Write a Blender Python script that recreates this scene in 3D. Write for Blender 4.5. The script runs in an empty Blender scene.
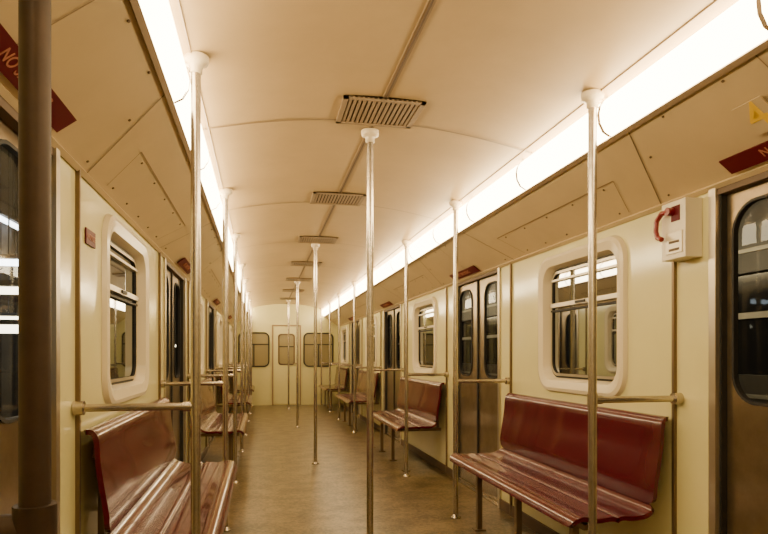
import bpy, bmesh, math, random
from mathutils import Vector, Matrix
random.seed(3)
CX=0.52; P=3.12; Y0=-1.1; Y1=13.35
HW=1.13
# ---------------------------------------------------------------- materials
def mat(name,col,rough=.5,metal=0,coat=0,emis=None,es=0,noise=None,bump=0,spec=.5):
    m=bpy.data.materials.new(name); m.use_nodes=True
    nt=m.node_tree; b=nt.nodes['Principled BSDF']
    b.inputs['Base Color'].default_value=(*col,1)
    b.inputs['Roughness'].default_value=rough
    b.inputs['Metallic'].default_value=metal
    b.inputs['Coat Weight'].default_value=coat
    b.inputs['Coat Roughness'].default_value=.05
    b.inputs['Specular IOR Level'].default_value=spec
    if emis:
        b.inputs['Emission Color'].default_value=(*emis,1)
        b.inputs['Emission Strength'].default_value=es
    if noise:
        sc,amt=noise
        tc=nt.nodes.new('ShaderNodeTexCoord')
        n=nt.nodes.new('ShaderNodeTexNoise'); n.inputs['Scale'].default_value=sc
        n.inputs['Detail'].default_value=6; n.inputs['Roughness'].default_value=.65
        nt.links.new(tc.outputs['Object'],n.inputs['Vector'])
        r=nt.nodes.new('ShaderNodeValToRGB')
        r.color_ramp.elements[0].position=.3; r.color_ramp.elements[1].position=.7
        r.color_ramp.elements[0].color=(*[c*(1-amt) for c in col],1)
        r.color_ramp.elements[1].color=(*[min(1,c*(1+amt)) for c in col],1)
        nt.links.new(n.outputs['Fac'],r.inputs['Fac'])
        nt.links.new(r.outputs['Color'],b.inputs['Base Color'])
        if bump:
            bp=nt.nodes.new('ShaderNodeBump'); bp.inputs['Strength'].default_value=bump
            bp.inputs['Distance'].default_value=.01
            nt.links.new(n.outputs['Fac'],bp.inputs['Height'])
            nt.links.new(bp.outputs['Normal'],b.inputs['Normal'])
    return m
M_WALL=mat('cream_enamel',(.70,.65,.33),.14,noise=(3,.04),bump=.05)
M_PANEL=mat('beige_panel',(.56,.43,.24),.30,noise=(4,.05))
M_CEIL=mat('ceiling_beige',(.50,.355,.18),.40,noise=(2.5,.08),bump=.05)
M_FRAME=mat('window_surround',(.74,.65,.45),.22)
M_METAL=mat('worn_steel',(.50,.44,.35),.27,.92,noise=(30,.14))
M_METAL_SHADED=mat('worn_steel_shaded',(.045,.026,.013),.5,.5,noise=(30,.2))  # worn steel of the nearest poles, their unlit look painted in as dark brown
M_ALU=mat('aluminium',(.55,.49,.38),.35,.9)
M_DOOR=mat('door_steel',(.31,.24,.15),.28,.88,noise=(9,.20))
M_DARK=mat('black_rubber',(.012,.010,.008),.6)
M_SEAM=mat('seam_brown',(.12,.075,.04),.6)
M_HATCH=mat('hatch_joint',(.25,.17,.09),.6)
M_GAP=mat('vent_dark',(.03,.018,.010),.8)
M_VENT=mat('vent_metal',(.30,.21,.12),.45,.1)
M_BENCH=mat('red_fibreglass',(.072,.0008,.0075),.24,coat=.42,bump=0,spec=.28)
M_RED=mat('sign_red',(.10,.002,.007),.45,spec=.2)
M_REDH=mat('handle_red',(.20,.004,.008),.3,coat=.5)
M_TXT=mat('sign_text',(.40,.15,.08),.5)
M_YEL=mat('sticker_yellow',(.8,.50,.02),.5)
M_BOX=mat('box_white',(.76,.69,.53),.35)
M_CAP=mat('cap_cream',(.64,.53,.35),.35)
M_LIGHT=mat('diffuser',(.9,.8,.6),.4,emis=(1,.785,.46),es=24)
M_LEG=mat('leg_metal',(.20,.14,.08),.4,.7)
def floor_mat():
    m=bpy.data.materials.new('linoleum'); m.use_nodes=True
    nt=m.node_tree; b=nt.nodes['Principled BSDF']
    tc=nt.nodes.new('ShaderNodeTexCoord')
    n1=nt.nodes.new('ShaderNodeTexNoise'); n1.inputs['Scale'].default_value=5; n1.inputs['Detail'].default_value=8; n1.inputs['Roughness'].default_value=.7
    n2=nt.nodes.new('ShaderNodeTexNoise'); n2.inputs['Scale'].default_value=38; n2.inputs['Detail'].default_value=3; n2.inputs['Roughness'].default_value=.8
    for n in (n1,n2): nt.links.new(tc.outputs['Object'],n.inputs['Vector'])
    mx=nt.nodes.new('ShaderNodeMath'); mx.operation='ADD'
    nt.links.new(n1.outputs['Fac'],mx.inputs[0]); nt.links.new(n2.outputs['Fac'],mx.inputs[1])
    h=nt.nodes.new('ShaderNodeMath'); h.operation='MULTIPLY'; h.inputs[1].default_value=.5
    nt.links.new(mx.outputs[0],h.inputs[0])
    r=nt.nodes.new('ShaderNodeValToRGB')
    r.color_ramp.elements[0].position=.43; r.color_ramp.elements[0].color=(.052,.036,.016,1)
    r.color_ramp.elements[1].position=.57; r.color_ramp.elements[1].color=(.21,.152,.075,1)
    nt.links.new(h.outputs[0],r.inputs['Fac']); nt.links.new(r.outputs['Color'],b.inputs['Base Color'])
    b.inputs['Roughness'].default_value=.33
    bp=nt.nodes.new('ShaderNodeBump'); bp.inputs['Strength'].default_value=.10; bp.inputs['Distance'].default_value=.01
    nt.links.new(n2.outputs['Fac'],bp.inputs['Height']); nt.links.new(bp.outputs['Normal'],b.inputs['Normal'])
    return m
M_FLOOR=floor_mat()
def glass_mat():
    m=bpy.data.materials.new('tinted_glass'); m.use_nodes=True
    nt=m.node_tree; nt.nodes.clear()
    o=nt.nodes.new('ShaderNodeOutputMaterial'); mx=nt.nodes.new('ShaderNodeMixShader')
    t=nt.nodes.new('ShaderNodeBsdfTransparent'); t.inputs['Color'].default_value=(.65,.68,.65,1)
    g=nt.nodes.new('ShaderNodeBsdfGlossy'); g.inputs['Roughness'].default_value=.02; g.inputs['Color'].default_value=(.40,.43,.47,1)
    f=nt.nodes.new('ShaderNodeFresnel'); f.inputs['IOR'].default_value=1.45
    nt.links.new(f.outputs[0],mx.inputs[0]); nt.links.new(t.outputs[0],mx.inputs[1]); nt.links.new(g.outputs[0],mx.inputs[2])
    nt.links.new(mx.outputs[0],o.inputs[0]); return m
M_GLASS=glass_mat()
# ---------------------------------------------------------------- mesh builder
class B:
    def __init__(s): s.v=[];s.f=[];s.mi=[];s.mats=[];s.sm=[]
    def m(s,mt):
        if mt not in s.mats: s.mats.append(mt)
        return s.mats.index(mt)
    def add(s,vs,fs,mt,smooth=False):
        o=len(s.v); s.v+= [tuple(v) for v in vs]
        i=s.m(mt)
        for f in fs: s.f.append([o+a for a in f]); s.mi.append(i); s.sm.append(smooth)
    def quad(s,a,b,c,d,mt): s.add([a,b,c,d],[(0,1,2,3)],mt)
    def box(s,a,b,mt):
        x0,y0,z0=[min(a[i],b[i]) for i in range(3)]; x1,y1,z1=[max(a[i],b[i]) for i in range(3)]
        s.add([(x0,y0,z0),(x1,y0,z0),(x1,y1,z0),(x0,y1,z0),(x0,y0,z1),(x1,y0,z1),(x1,y1,z1),(x0,y1,z1)],
              [(0,3,2,1),(4,5,6,7),(0,1,5,4),(1,2,6,5),(2,3,7,6),(3,0,4,7)],mt)
    def cyl(s,a,b,r,mt,n=16,r2=None):
        a=Vector(a);b=Vector(b);d=(b-a).normalized()
        u=d.orthogonal().normalized(); w=d.cross(u); r2=r if r2 is None else r2
        vs=[]
        for i in range(n):
            t=2*math.pi*i/n; vs.append(a+(u*math.cos(t)+w*math.sin(t))*r)
        for i in range(n):
            t=2*math.pi*i/n; vs.append(b+(u*math.cos(t)+w*math.sin(t))*r2)
        s.add(vs,[(i,(i+1)%n,n+(i+1)%n,n+i) for i in range(n)],mt,True)
        s.add(vs[:n],[tuple(range(n))[::-1]],mt); s.add(vs[n:],[tuple(range(n))],mt)
    def lathe(s,x,y,prof,mt,n=20):
        vs=[]
        for r,z in prof:
            for i in range(n):
                t=2*math.pi*i/n; vs.append((x+r*math.cos(t),y+r*math.sin(t),z))
        fs=[]
        for k in range(len(prof)-1):
            for i in range(n):
                j=(i+1)%n; fs.append((k*n+i,k*n+j,(k+1)*n+j,(k+1)*n+i))
        s.add(vs,fs,mt,True)
    def bridge(s,l1,l2,mt,smooth=False):
        n=len(l1)
        s.add(list(l1)+list(l2),[(i,(i+1)%n,n+(i+1)%n,n+i) for i in range(n)],mt,smooth)
    def poly(s,l,mt): s.add(l,[tuple(range(len(l)))],mt)
    def obj(s,name,bevel=0,parent=None):
        me=bpy.data.meshes.new(name); me.from_pydata(s.v,[],s.f)
        for mt in s.mats: me.materials.append(mt)
        for i,p in enumerate(me.polygons): p.material_index=s.mi[i]; p.use_smooth=s.sm[i]
        bm=bmesh.new(); bm.from_mesh(me)
        bmesh.ops.recalc_face_normals(bm,faces=bm.faces); bm.to_mesh(me); bm.free()
        ob=bpy.data.objects.new(name,me); bpy.context.scene.collection.objects.link(ob)
        if bevel:
            md=ob.modifiers.new('bevel','BEVEL'); md.width=bevel; md.segments=2; md.limit_method='ANGLE'
        if parent: ob.parent=parent
        return ob
def rr(c1,c2,w,h,r,n=6):
    pts=[]
    for (sx,sy,a0) in ((1,1,0),(-1,1,90),(-1,-1,180),(1,-1,270)):
        for i in range(n+1):
            a=math.radians(a0+90*i/n)
            pts.append((c1+sx*(w/2-r)+r*math.cos(a), c2+sy*(h/2-r)+r*math.sin(a)))
    return pts
def S(side,off,y,z): return (CX+side*off,y,z)
def L3(side,off,loop): return [S(side,off,a,b) for a,b in loop]
# ---------------------------------------------------------------- layout
benches=[2.17+P*k for k in range(-1,4)]
doors=[1.465+P*k for k in range(0,4)]
DW=.535; DH=1.70
WC=.81; WZ=1.262; GW=.74; GH=.625
b=B(); b.box((CX-1.25,Y0-.05,-.06),(CX+1.25,Y1+.05,0),M_FLOOR)
b.obj('floor')
CE=.803
def cz(o): return 2.185-.095*(abs(o)/.775)**2
b=B(); N=24
offs=[-CE+2*CE*i/N for i in range(N+1)]
vs=[(CX+o,y,cz(o)) for y in (Y0,Y1) for o in offs]
b.add(vs,[(i,i+1,N+1+i+1,N+1+i) for i in range(N)],M_CEIL,True)
b.add([(CX+o,y,cz(o)+.05) for y in (Y0,Y1) for o in offs],[(i,i+1,N+1+i+1,N+1+i) for i in range(N)],M_CEIL,True)
b.obj('ceiling')
b=B()
k=-2
while True:
    y=2.83+1.56*k; k+=1
    if y<Y0: continue
    if y>Y1-.1: break
    for i in range(N):
        o0,o1=offs[i],offs[i+1]
        b.add([(CX+o0,y-.006,cz(o0)-.004),(CX+o1,y-.006,cz(o1)-.004),(CX+o1,y+.006,cz(o1)-.004),(CX+o0,y+.006,cz(o0)-.004)],[(0,1,2,3)],M_VENT)
b.box((CX-.012,Y0,cz(0)-.004),(CX+.012,Y1,cz(0)+.002),M_VENT)
b.box((CX-.0035,Y0,cz(0)-.006),(CX+.0035,Y1,cz(0)-.003),M_SEAM)
b.obj('trim_1')
for side,nm in ((1,'wall_right'),(-1,'wall_left')):
    b=B()
    def rect(y0,y1,z0,z1,mt=M_WALL,off=HW):
        if y1-y0<1e-4: return
        b.quad(S(side,off,y0,z0),S(side,off,y1,z0),S(side,off,y1,z1),S(side,off,y0,z1),mt)
    segs=[]; cur=Y0
    for d in doors: segs.append((cur,d-DW)); cur=d+DW
    segs.append((cur,Y1))
    for (a,c) in segs:
        ws=[y+WC for y in benches if a<y+WC<c and y+WC+.5<Y1]
        if not ws: rect(a,c,0,DH); continue
        w=ws[0]; h0,h1=w-GW/2-.02,w+GW/2+.02; z0,z1=WZ-GH/2-.02,WZ+GH/2+.02
        rect(a,h0,0,DH); rect(h1,c,0,DH); rect(h0,h1,0,z0); rect(h0,h1,z1,DH)
    A=(HW,DH); T=(.814,1.932)
    b.quad(S(side,A[0],Y0,A[1]),S(side,A[0],Y1,A[1]),S(side,T[0],Y1,T[1]),S(side,T[0],Y0,T[1]),M_PANEL)
    for t0,t1,mt,dd in ((-.0,.05,M_PANEL,.010),(.95,1.0,M_VENT,.009)):
        p0=(A[0]+(T[0]-A[0])*t0,A[1]+(T[1]-A[1])*t0); p1=(A[0]+(T[0]-A[0])*t1,A[1]+(T[1]-A[1])*t1)
        nx,nz=-.592*dd,-.806*dd
        q=[(p0[0],p0[1]),(p0[0]+nx,p0[1]+nz),(p1[0]+nx,p1[1]+nz),(p1[0],p1[1])]
        for i in range(3):
            b.quad(S(side,q[i][0],Y0,q[i][1]),S(side,q[i][0],Y1,q[i][1]),S(side,q[i+1][0],Y1,q[i+1][1]),S(side,q[i+1][0],Y0,q[i+1][1]),mt)
    def pp(y,t,d=.003): return S(side,A[0]+(T[0]-A[0])*t-.592*d,y,A[1]+(T[1]-A[1])*t-.806*d)
    def seam(ya,ta,yb,tb,w=.003,mt=M_SEAM):
        if abs(ya-yb)>.3: b.quad(pp(ya,ta-.006),pp(yb,tb-.006),pp(yb,tb+.006),pp(ya,ta+.006),mt)
        else: b.quad(pp(ya-w,ta),pp(ya+w,ta),pp(yb+w,tb),pp(yb-w,tb),mt)
    def screw(y,t):
        b.cyl(Vector(pp(y,t,.001)),Vector(pp(y,t,.005)),.0045,M_SEAM,8)
    for y in benches:
        e=min(y+1.71,Y1-.05)
        seam(y+.10,.04,y-.11,.97); seam(e-.10,.04,e+.11 if e+.11<Y1 else e,.97)
        seam(y+.30,.10,y+.20,.55,.002,M_HATCH); seam(e-.30,.10,e-.2,.55,.002,M_HATCH); seam(y+.20,.55,e-.2,.55,mt=M_HATCH)
        for i in range(5):
            screw(y+.36+i*(e-y-.72)/4,.13); screw(y+.30+i*(e-y-.6)/4,.5)
        screw(y+.02,.12); screw(y-.08,.6); screw(e+.0,.12)
    for d in doors:
        for q in (-.42,-.14,.14,.42): screw(d+q,.9)
        seam(d,.04,d,.95,.002,M_HATCH)
    b.obj(nm)
    b=B()
    for y in benches:
        for yy in (y+.03,y+1.69):
            if yy<Y1-.05: b.box(S(side,HW+.002,yy-.007,0),S(side,HW-.014,yy+.007,DH),M_LEG)
    for i,(a,c) in enumerate(segs):
        b.box(S(side,HW+.004,a,0),S(side,HW-.012,c,.07),M_SEAM)
    b.obj('trim_2' if side>0 else 'trim_3')
    b=B(); prof=[(.814,1.932),(.786,1.948),(.768,1.980),(.764,2.015),(.770,2.045),(.785,2.068),(.802,2.082)]
    y=2.16-.78*5
    while y<Y1:
        a=max(y+.004,Y0); c=min(y+.776,Y1)
        if c>a+.05:
            vs=[S(side,o,yy,z) for yy in (a,c) for o,z in prof]; n=len(prof)
            b.add(vs,[(i,i+1,n+i+1,n+i) for i in range(n-1)],M_LIGHT,True)
            vs=[S(side,o-.004,yy,z) for yy in (c-.002,min(c+.012,Y1)) for o,z in prof]
            b.add(vs,[(i,i+1,n+i+1,n+i) for i in range(n-1)],M_VENT)
        y+=.78
    b.box(S(side,.752,Y0,cz(.755)-.005),S(side,.758,Y1,cz(.755)+.005),M_VENT)
    b.obj('fluorescent_light_strip')
def end_wall(name,y,s):
    b=B()
    prof=[(-HW,0),(HW,0),(HW,DH),(.814,1.932),(CE,cz(CE))]+[(CE-2*CE*i/12,cz(CE-2*CE*i/12)) for i in range(1,12)]+[(-CE,cz(CE)),(-.814,1.932),(-HW,DH)]
    b.poly([(CX+o,y,z) for o,z in prof],M_WALL)
    b.poly([(CX+o,y+s*.05,z) for o,z in prof],M_WALL)
    return b.obj(name)
end_wall('wall_end',Y1,1); end_wall('wall_near',Y0,-1)
M_EG=mat('end_glass_reflection',(.30,.25,.13),.12,spec=.6)  # tan reflection in the end panes painted into the base colour
def end_window(ox,w,z0,z1,y,s,name):
    b=B(); c=CX+ox; zc=(z0+z1)/2; h=z1-z0
    def L(w_,h_,r,yy): return [(a,yy,q) for a,q in rr(c,zc,w_,h_,r)]
    o1=L(w+.06,h+.06,.12,y-s*.002); o2=L(w+.05,h+.05,.11,y-s*.02); i1=L(w,h,.09,y-s*.02); i2=L(w,h,.09,y-s*.004)
    b.bridge(o1,o2,M_DARK); b.bridge(o2,i1,M_DARK); b.bridge(i1,i2,M_DARK)
    b.poly(i2,M_EG)
    b.box((c-w/2,y-s*.004,zc+h*.15),(c+w/2,y-s*.012,zc+h*.15+.02),M_DARK)
    b.box((c-.012,y-s*.004,z0),(c+.012,y-s*.010,zc+h*.15),M_DARK)
    return b.obj(name)
wn=1
for (yy,s) in ((Y1,1),(Y0,-1)):
    for ox in (-.69,.69):
        end_window(ox,.60,.85,1.54,yy,s,f'window_{wn}'); wn+=1
dn=1
def end_door(y,s):
    global dn
    b=B(); w=.56
    def bar(a,c,z0,z1,d,mt): b.box((CX+a,y-s*.001,z0),(CX+c,y-s*d,z1),mt)
    bar(-w/2,w/2,.02,1.70,.018,M_WALL)
    bar(-w/2-.03,-w/2,0,1.73,.03,M_VENT); bar(w/2,w/2+.03,0,1.73,.03,M_VENT); bar(-w/2,w/2,1.70,1.73,.03,M_VENT)
    def L(w_,h_,r,yy): return [(a,yy,q) for a,q in rr(CX,1.2,w_,h_,r)]
    b.bridge(L(.36,.68,.07,y-s*.018),L(.35,.67,.07,y-s*.03),M_SEAM); b.bridge(L(.35,.67,.07,y-s*.03),L(.30,.62,.05,y-s*.03),M_SEAM)
    b.poly(L(.31,.63,.05,y-s*.022),M_EG)
    b.box((CX-.15,y-s*.022,1.25),(CX+.15,y-s*.03,1.27),M_DARK)
    b.cyl((CX+.22,y-s*.018,.9),(CX+.22,y-s*.07,.9),.012,M_METAL,10); b.cyl((CX+.22,y-s*.065,.9),(CX+.12,y-s*.065,.9),.01,M_METAL,10)
    b.obj(f'door_{dn}'); dn+=1
end_door(Y1,1); end_door(Y0,-1)
def side_window(side,yc):
    global wn
    b=B()
    R=.085
    seq=[(HW-.001,.90,.785,.13),(HW-.020,.885,.77,.125),(HW-.026,.85,.735,.115),(HW-.016,GW+.03,GH+.03,R+.01),(HW+.03,GW,GH,R)]
    loops=[L3(side,o,rr(yc,WZ,w,h,r,8)) for o,w,h,r in seq]
    for i in range(len(loops)-1): b.bridge(loops[i],loops[i+1],M_FRAME,True)
    g0=L3(side,HW+.03,rr(yc,WZ,GW,GH,R,8)); g1=L3(side,HW+.028,rr(yc,WZ,GW-.03,GH-.03,R-.012,8))
    b.bridge(g0,g1,M_DARK)
    a0=L3(side,HW+.024,rr(yc,WZ,GW-.022,GH-.022,R-.01,8)); a1=L3(side,HW+.024,rr(yc,WZ,GW-.05,GH-.05,R-.02,8)); a2=L3(side,HW+.04,rr(yc,WZ,GW-.05,GH-.05,R-.02,8))
    b.bridge(a0,a1,M_ALU); b.bridge(a1,a2,M_DARK)
    y0,y1=yc-GW/2+.02,yc+GW/2-.02
    b.box(S(side,HW+.012,y0,1.355),S(side,HW+.035,y1,1.378),M_ALU)
    b.box(S(side,HW+.018,y0,1.330),S(side,HW+.035,y1,1.340),M_DARK)
    b.box(S(side,HW+.016,y0,1.505),S(side,HW+.035,y1,1.517),M_ALU)
    b.box(S(side,HW+.006,yc-.05,1.36),S(side,HW+.016,yc+.05,1.374),M_DARK)
    b.poly(L3(side,HW+.034,rr(yc,WZ,GW-.02,GH-.02,R-.01,8)),M_GLASS)
    b.obj(f'window_{wn}'); wn+=1
def side_door(side,yc):
    global dn
    b=B()
    for q in (-1,1):
        b.box(S(side,HW-.012,yc+q*DW,0),S(side,HW+.06,yc+q*(DW-.035),DH),M_ALU)
        b.box(S(side,HW+.006,yc+q*(DW-.035),0),S(side,HW+.06,yc+q*(DW-.043),DH),M_DARK)
    b.box(S(side,HW-.004,yc-DW,DH-.03),S(side,HW+.06,yc+DW,DH),M_SEAM)
    b.box(S(side,HW-.01,yc-DW,0),S(side,HW+.06,yc+DW,.012),M_METAL)
    of=HW+.03
    for q in (-1,1):
        lc=yc+q*(.2475); lw=.485
        wc=yc+q*.30; ww=.30; wh=.70; wz=1.265
        outer=L3(side,of,rr(lc,.84,lw,1.66,.006,8))
        inner=L3(side,of,rr(wc,wz,ww+.02,wh+.02,.11,8))
        b.bridge(outer,inner,M_DOOR)
        g=L3(side,of-.008,rr(wc,wz,ww+.02,wh+.02,.11,8)); g2=L3(side,of-.008,rr(wc,wz,ww,wh,.10,8)); g3=L3(side,of+.012,rr(wc,wz,ww,wh,.10,8))
        b.bridge(inner,g,M_DARK); b.bridge(g,g2,M_DARK); b.bridge(g2,g3,M_DARK)
        b.poly(L3(side,of+.01,rr(wc,wz,ww+.01,wh+.01,.10,8)),M_GLASS)
        b.box(S(side,of-.003,lc-lw/2+.01,.02),S(side,of+.001,lc+lw/2-.01,.20),M_METAL)
    b.box(S(side,of-.012,yc-.010,.012),S(side,of+.01,yc+.010,DH-.03),M_DARK)
    b.obj(f'door_{dn}'); dn+=1
for side in (1,-1):
    for y in benches:
        if y+WC+.5<Y1: side_window(side,y+WC)
    for d in doors: side_door(side,d)
# ---------------------------------------------------------------- benches
def sheet(b,prof,y0,y1,R,th,mt,side):
    pr=[Vector((p[0],p[1])) for p in prof]
    Ls=[0]
    for i in range(1,len(pr)): Ls.append(Ls[-1]+(pr[i]-pr[i-1]).length)
    LT=Ls[-1]; ns=40
    def ev(s):
        s=max(0,min(LT,s))
        for i in range(1,len(pr)):
            if s<=Ls[i]+1e-9:
                t=(s-Ls[i-1])/max(1e-9,Ls[i]-Ls[i-1]); return pr[i-1].lerp(pr[i],t),(pr[i]-pr[i-1]).normalized()
    ts=[]
    for i in range(9): ts.append(R*(1-math.cos(math.radians(90*i/8))))
    m=[R+(y1-y0-2*R)*i/14 for i in range(1,14)]
    ts=ts+m+[y1-y0-t for t in ts[::-1]]
    top=[];bot=[]
    for t in ts:
        e=min(t,y1-y0-t)
        ins=0 if e>=R else R-math.sqrt(max(0,R*R-(R-e)**2))
        for j in range(ns+1):
            s=ins+(LT-2*ins)*j/ns
            p,d=ev(s); n=Vector((d.y,-d.x))
            top.append(S(side,p.x,y0+t,p.y)); q=p+n*th; bot.append(S(side,q.x,y0+t,q.y))
    W=ns+1; H=len(ts)
    fs=[(i*W+j,i*W+j+1,(i+1)*W+j+1,(i+1)*W+j) for i in range(H-1) for j in range(ns)]
    b.add(top,fs,mt,True); b.add(bot,fs,mt,True)
    idx=[j for j in range(W)]+[i*W+W-1 for i in range(1,H)]+[(H-1)*W+j for j in range(W-2,-1,-1)]+[i*W for i in range(H-2,0,-1)]
    b.bridge([top[i] for i in idx],[bot[i] for i in idx],mt,True)
def smoothprof(pts,n=6):
    out=[]
    P_=[pts[0]]+pts+[pts[-1]]
    for i in range(1,len(P_)-2):
        p0,p1,p2,p3=[Vector(q) for q in P_[i-1:i+3]]
        for k in range(n):
            t=k/n
            out.append(tuple(.5*((2*p1)+(-p0+p2)*t+(2*p0-5*p1+4*p2-p3)*t*t+(-p0+3*p1-3*p2+p3)*t**3)))
    out.append(tuple(pts[-1])); return out
def bench(side,y0,y1):
    b=B()
    back=smoothprof([(1.108,.808),(1.088,.812),(1.074,.795),(1.066,.70),(1.050,.60),(1.040,.53),(1.042,.475)])
    sheet(b,back,y0,y1,.045,.018,M_BENCH,side)
    seat=smoothprof([(1.045,.462),(1.02,.438),(.98,.422),(.93,.418),(.895,.421),(.877,.420),(.866,.412),(.855,.418),(.83,.420),(.78,.416),(.74,.422),(.715,.426),(.692,.416),(.681,.392)])
    sheet(b,seat,y0,y1,.05,.018,M_BENCH,side)
    for yy in (y0+.22,(y0+y1)/2,y1-.22):
        b.box(S(side,.72,yy-.015,.370),S(side,HW-.002,yy+.015,.395),M_LEG)
        b.box(S(side,.78,yy-.015,0),S(side,.81,yy+.015,.376),M_LEG)
        b.box(S(side,.76,yy-.03,0),S(side,.83,yy+.03,.008),M_LEG)
        b.box(S(side,1.088,yy-.015,.40),S(side,1.11,yy+.015,.76),M_LEG)
        b.box(S(side,1.09,yy-.015,.70),S(side,HW-.002,yy+.015,.74),M_LEG)
    b.box(S(side,.75,y0+.06,.373),S(side,.78,y1-.06,.396),M_LEG)
    b.obj('bench_seat')
for side in (1,-1):
    for y in benches: bench(side,y+.02,min(y+1.63,Y1-.04))
# ---------------------------------------------------------------- poles
PR=.0165
def pole(x,y,zt,name,bar_side=0,mt=None,r=PR):
    M=mt or M_METAL
    b=B()
    b.cyl((x,y,0),(x,y,zt-.01),r,M,20)
    b.lathe(x,y,[(.0,.0),(.036,.0),(.036,.006),(.020,.012),(.020,.022),(r,.022)],M)
    b.lathe(x,y,[(r,zt-.058),(.022,zt-.056),(.023,zt-.036),(.027,zt-.030),(.041,zt-.024),(.044,zt-.012),(.044,zt)],M_CAP)
    if bar_side:
        xe=CX+bar_side*(HW-.014); z=.905
        b.cyl((x,y,z),(xe,y,z),.013,M,14)
        b.cyl((x,y,z-.026),(x,y,z+.026),.020,M,16)
        b.cyl((x,y,z),(x+bar_side*.04,y,z),.017,M,14)
        b.cyl((xe-bar_side*.02,y,z),(xe+bar_side*.012,y,z),.024,M,16)
    b.obj(name)
SO=.742
for side in (1,-1):
    for y in benches:
        pole(CX+side*SO,y,cz(SO),'grab_pole',side)
        if y+1.71<Y1-.1:
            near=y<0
            pole(CX+side*SO,.665 if near else y+1.71,cz(SO),'grab_pole',side,M_METAL_SHADED if near else None,.0145 if near else PR)
for k in range(-1,4): pole(CX,2.95+P*k,cz(0)-.006,'grab_pole')
# ---------------------------------------------------------------- vents
k=-2
while True:
    y=2.71+1.56*k; k+=1
    if y<Y0+.3: continue
    if y>Y1-.3: break
    b=B(); z=cz(.17)-.001; w=.18; l=.15; t=.009
    b.box((CX-w,y-l,z+.008),(CX+w,y+l,z-.001),M_GAP)
    for q in (-1,1):
        b.box((CX-w,y+q*l,z+.01),(CX+w,y+q*(l-.022),z-t),M_VENT)
        b.box((CX+q*w,y-l,z+.01),(CX+q*(w-.022),y+l,z-t),M_VENT)
    for i in range(15):
        x=CX-w+.022+(2*w-.044)*(i+.5)/15
        b.box((x-.0062,y-l,z),(x+.0062,y+l,z-t+.002),M_VENT)
    b.obj('ceiling_vent')
# ---------------------------------------------------------------- signs
def text_mesh(s,size):
    cu=bpy.data.curves.new('lettering','FONT'); cu.body=s; cu.size=size; cu.align_x='CENTER'; cu.align_y='CENTER'; cu.extrude=.0006; cu.offset=.0004
    o=bpy.data.objects.new('tmp',cu); bpy.context.scene.collection.objects.link(o)
    bpy.context.view_layer.update()
    me=bpy.data.meshes.new_from_object(o.evaluated_get(bpy.context.evaluated_depsgraph_get()))
    bpy.data.objects.remove(o); return me
def place_sign(name,side,yc,t,w,h,s,size,bg,fg,sloped=True):
    e=bpy.data.objects.new(name,None); bpy.context.scene.collection.objects.link(e); e.empty_display_size=.1
    ux=Vector((0,-side,0))
    if sloped: up=Vector((-side*.316,0,.232)).normalized()
    else: up=Vector((0,0,1))
    n=ux.cross(up)
    if sloped: c=Vector((CX+side*(HW-.316*t),yc,DH+.232*t))
    else: c=Vector((CX+side*HW,yc,t))
    M=Matrix((ux,up,n)).transposed().to_4x4(); M.translation=c+n*(.009 if sloped else .004)
    bb=B(); bb.box((-w/2,-h/2,-.002),(w/2,h/2,.003),bg); pl=bb.obj('plate'); pl.matrix_world=M; pl.parent=e
    me=text_mesh(s,size); me.materials.clear(); me.materials.append(fg)
    tx=bpy.data.objects.new('lettering',me); bpy.context.scene.collection.objects.link(tx)
    M2=M.copy(); M2.translation=M.translation+n*.0040; tx.matrix_world=M2; tx.parent=e
for side in (1,-1):
    for d in doors: place_sign('no_smoking_sign',side,d+(.09 if side>0 else .12),.18,.60,.066,'NO SMOKING',.045,M_RED,M_TXT)
place_sign('notice_sticker',-1,2.36,1.50,.12,.055,'NOTICE',.028,M_RED,M_TXT,False)
place_sign('yellow_sticker',1,1.60,.50,.11,.12,'4',.15,M_PANEL,M_YEL)
# ---------------------------------------------------------------- emergency handle
b=B(); side=1; y0,y1=2.045,2.185
b.box(S(side,HW-.001,y0,1.455),S(side,HW-.075,y1,1.68),M_BOX)
b.box(S(side,HW-.075,y0+.015,1.475),S(side,HW-.079,y1-.03,1.56),M_FRAME)
b.box(S(side,HW-.078,y0+.03,1.485),S(side,HW-.081,y1-.05,1.495),M_SEAM)
b.box(S(side,HW-.078,y0+.03,1.515),S(side,HW-.081,y1-.05,1.525),M_SEAM)
b.box(S(side,HW-.074,y0+.03,1.60),S(side,HW-.078,y1-.06,1.66),M_RED)
pts=[S(side,HW-.09,2.12,1.64),S(side,HW-.095,2.158,1.64),S(side,HW-.10,2.182,1.615),S(side,HW-.10,2.186,1.575),S(side,HW-.10,2.177,1.548),S(side,HW-.10,2.15,1.536)]
for i in range(len(pts)-1): b.cyl(pts[i],pts[i+1],.010,M_REDH,12)
b.cyl(S(side,HW-.07,2.12,1.64),S(side,HW-.10,2.12,1.64),.016,M_REDH,14)
b.obj('emergency_handle_box',bevel=.003)
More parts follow.
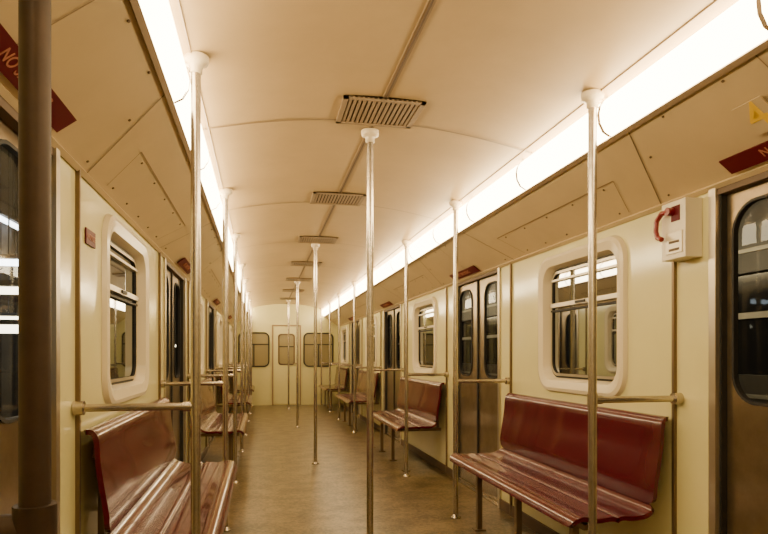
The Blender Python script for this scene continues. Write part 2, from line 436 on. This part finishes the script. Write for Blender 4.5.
# ---------------------------------------------------------------- outside
M_OUT=mat('outside_body',(.05,.045,.04),.4,.3)
M_OUTA=mat('outside_rail',(.30,.28,.24),.4,.6)
M_OUTG=mat('outside_glass',(.01,.01,.012),.1)
M_TUBE=mat('outside_tube',(.9,.95,1),.4,emis=(.85,.9,1),es=14)
M_LAMP=mat('outside_lamp',(.9,.9,.8),.4,emis=(1,.85,.6),es=12)
M_CONC=mat('concrete_dark',(.05,.045,.04),.8,noise=(2,.3))
b=B(); ox=CX+2.6
b.box((ox,-4,-.2),(ox+.1,18,.95),M_OUT); b.box((ox,-4,1.62),(ox+.1,18,2.5),M_OUT); b.box((ox+.05,-4,.95),(ox+.1,18,1.62),M_OUTG)
y=-4
while y<18:
    b.box((ox,y,.95),(ox+.1,y+.35,1.62),M_OUT); b.box((ox+.02,y+.35,1.32),(ox+.06,y+1.56,1.36),M_OUTA); y+=1.56
for z in (.55,.62,.80,1.75): b.box((ox-.015,-4,z),(ox,18,z+.025),M_OUTA)
b.obj('neighbouring_train')
b=B(); ox=CX-6
b.box((ox-.1,-6,-1),(ox,22,4.2),M_CONC)
for i in range(9):
    y=-4+i*3; b.box((ox+2.2,y-.15,-1),(ox+2.5,y+.15,4),M_CONC)
b.box((ox,-6,4.1),(CX-2.0,22,4.2),M_CONC); b.box((ox,-6,-1.1),(CX-1.3,22,-1.0),M_CONC)
b.obj('depot_hall')
b=B()
for i in range(30):
    y=-4+random.random()*24; x=ox+1+random.random()*2.8; z=random.choice([1.3,1.5,1.9,2.2,2.6])
    b.cyl((x,y,z),(x,y+.9,z),.03,M_TUBE if random.random()<.4 else M_LAMP,8)
    b.box((x-.06,y,z+.03),(x+.06,y+.9,z+.06),M_CONC); b.cyl((x,y+.45,z+.06),(x,y+.45,4.1),.008,M_CONC,6)
for (x,y,z) in ((-2.0,4.9,1.55),(-2.25,5.6,1.85),(-2.7,6.6,1.75),(-2.55,6.9,1.45),(-2.9,7.6,2.15),(-1.75,4.4,1.25)):
    b.cyl((x-.35,y,z),(x+.35,y,z),.028,M_TUBE if z>1.7 else M_LAMP,8)
    b.box((x-.35,y-.05,z+.03),(x+.35,y+.05,z+.06),M_CONC); b.cyl((x,y,z+.06),(x,y,4.1),.008,M_CONC,6)
b.obj('depot_lamps')
# ---------------------------------------------------------------- world, camera
w=bpy.data.worlds.new('night'); bpy.context.scene.world=w; w.use_nodes=True
w.node_tree.nodes['Background'].inputs[0].default_value=(.02,.018,.015,1)
w.node_tree.nodes['Background'].inputs[1].default_value=.5
cd=bpy.data.cameras.new('camera'); cam=bpy.data.objects.new('camera',cd); bpy.context.scene.collection.objects.link(cam)
cam.location=(0,0,1.08); cam.rotation_euler=(math.radians(90),0,-math.atan(.2))
cd.lens=610/768*36; cd.sensor_width=36; cd.shift_y=(355-267)/768; cd.clip_start=.02
bpy.context.scene.camera=cam
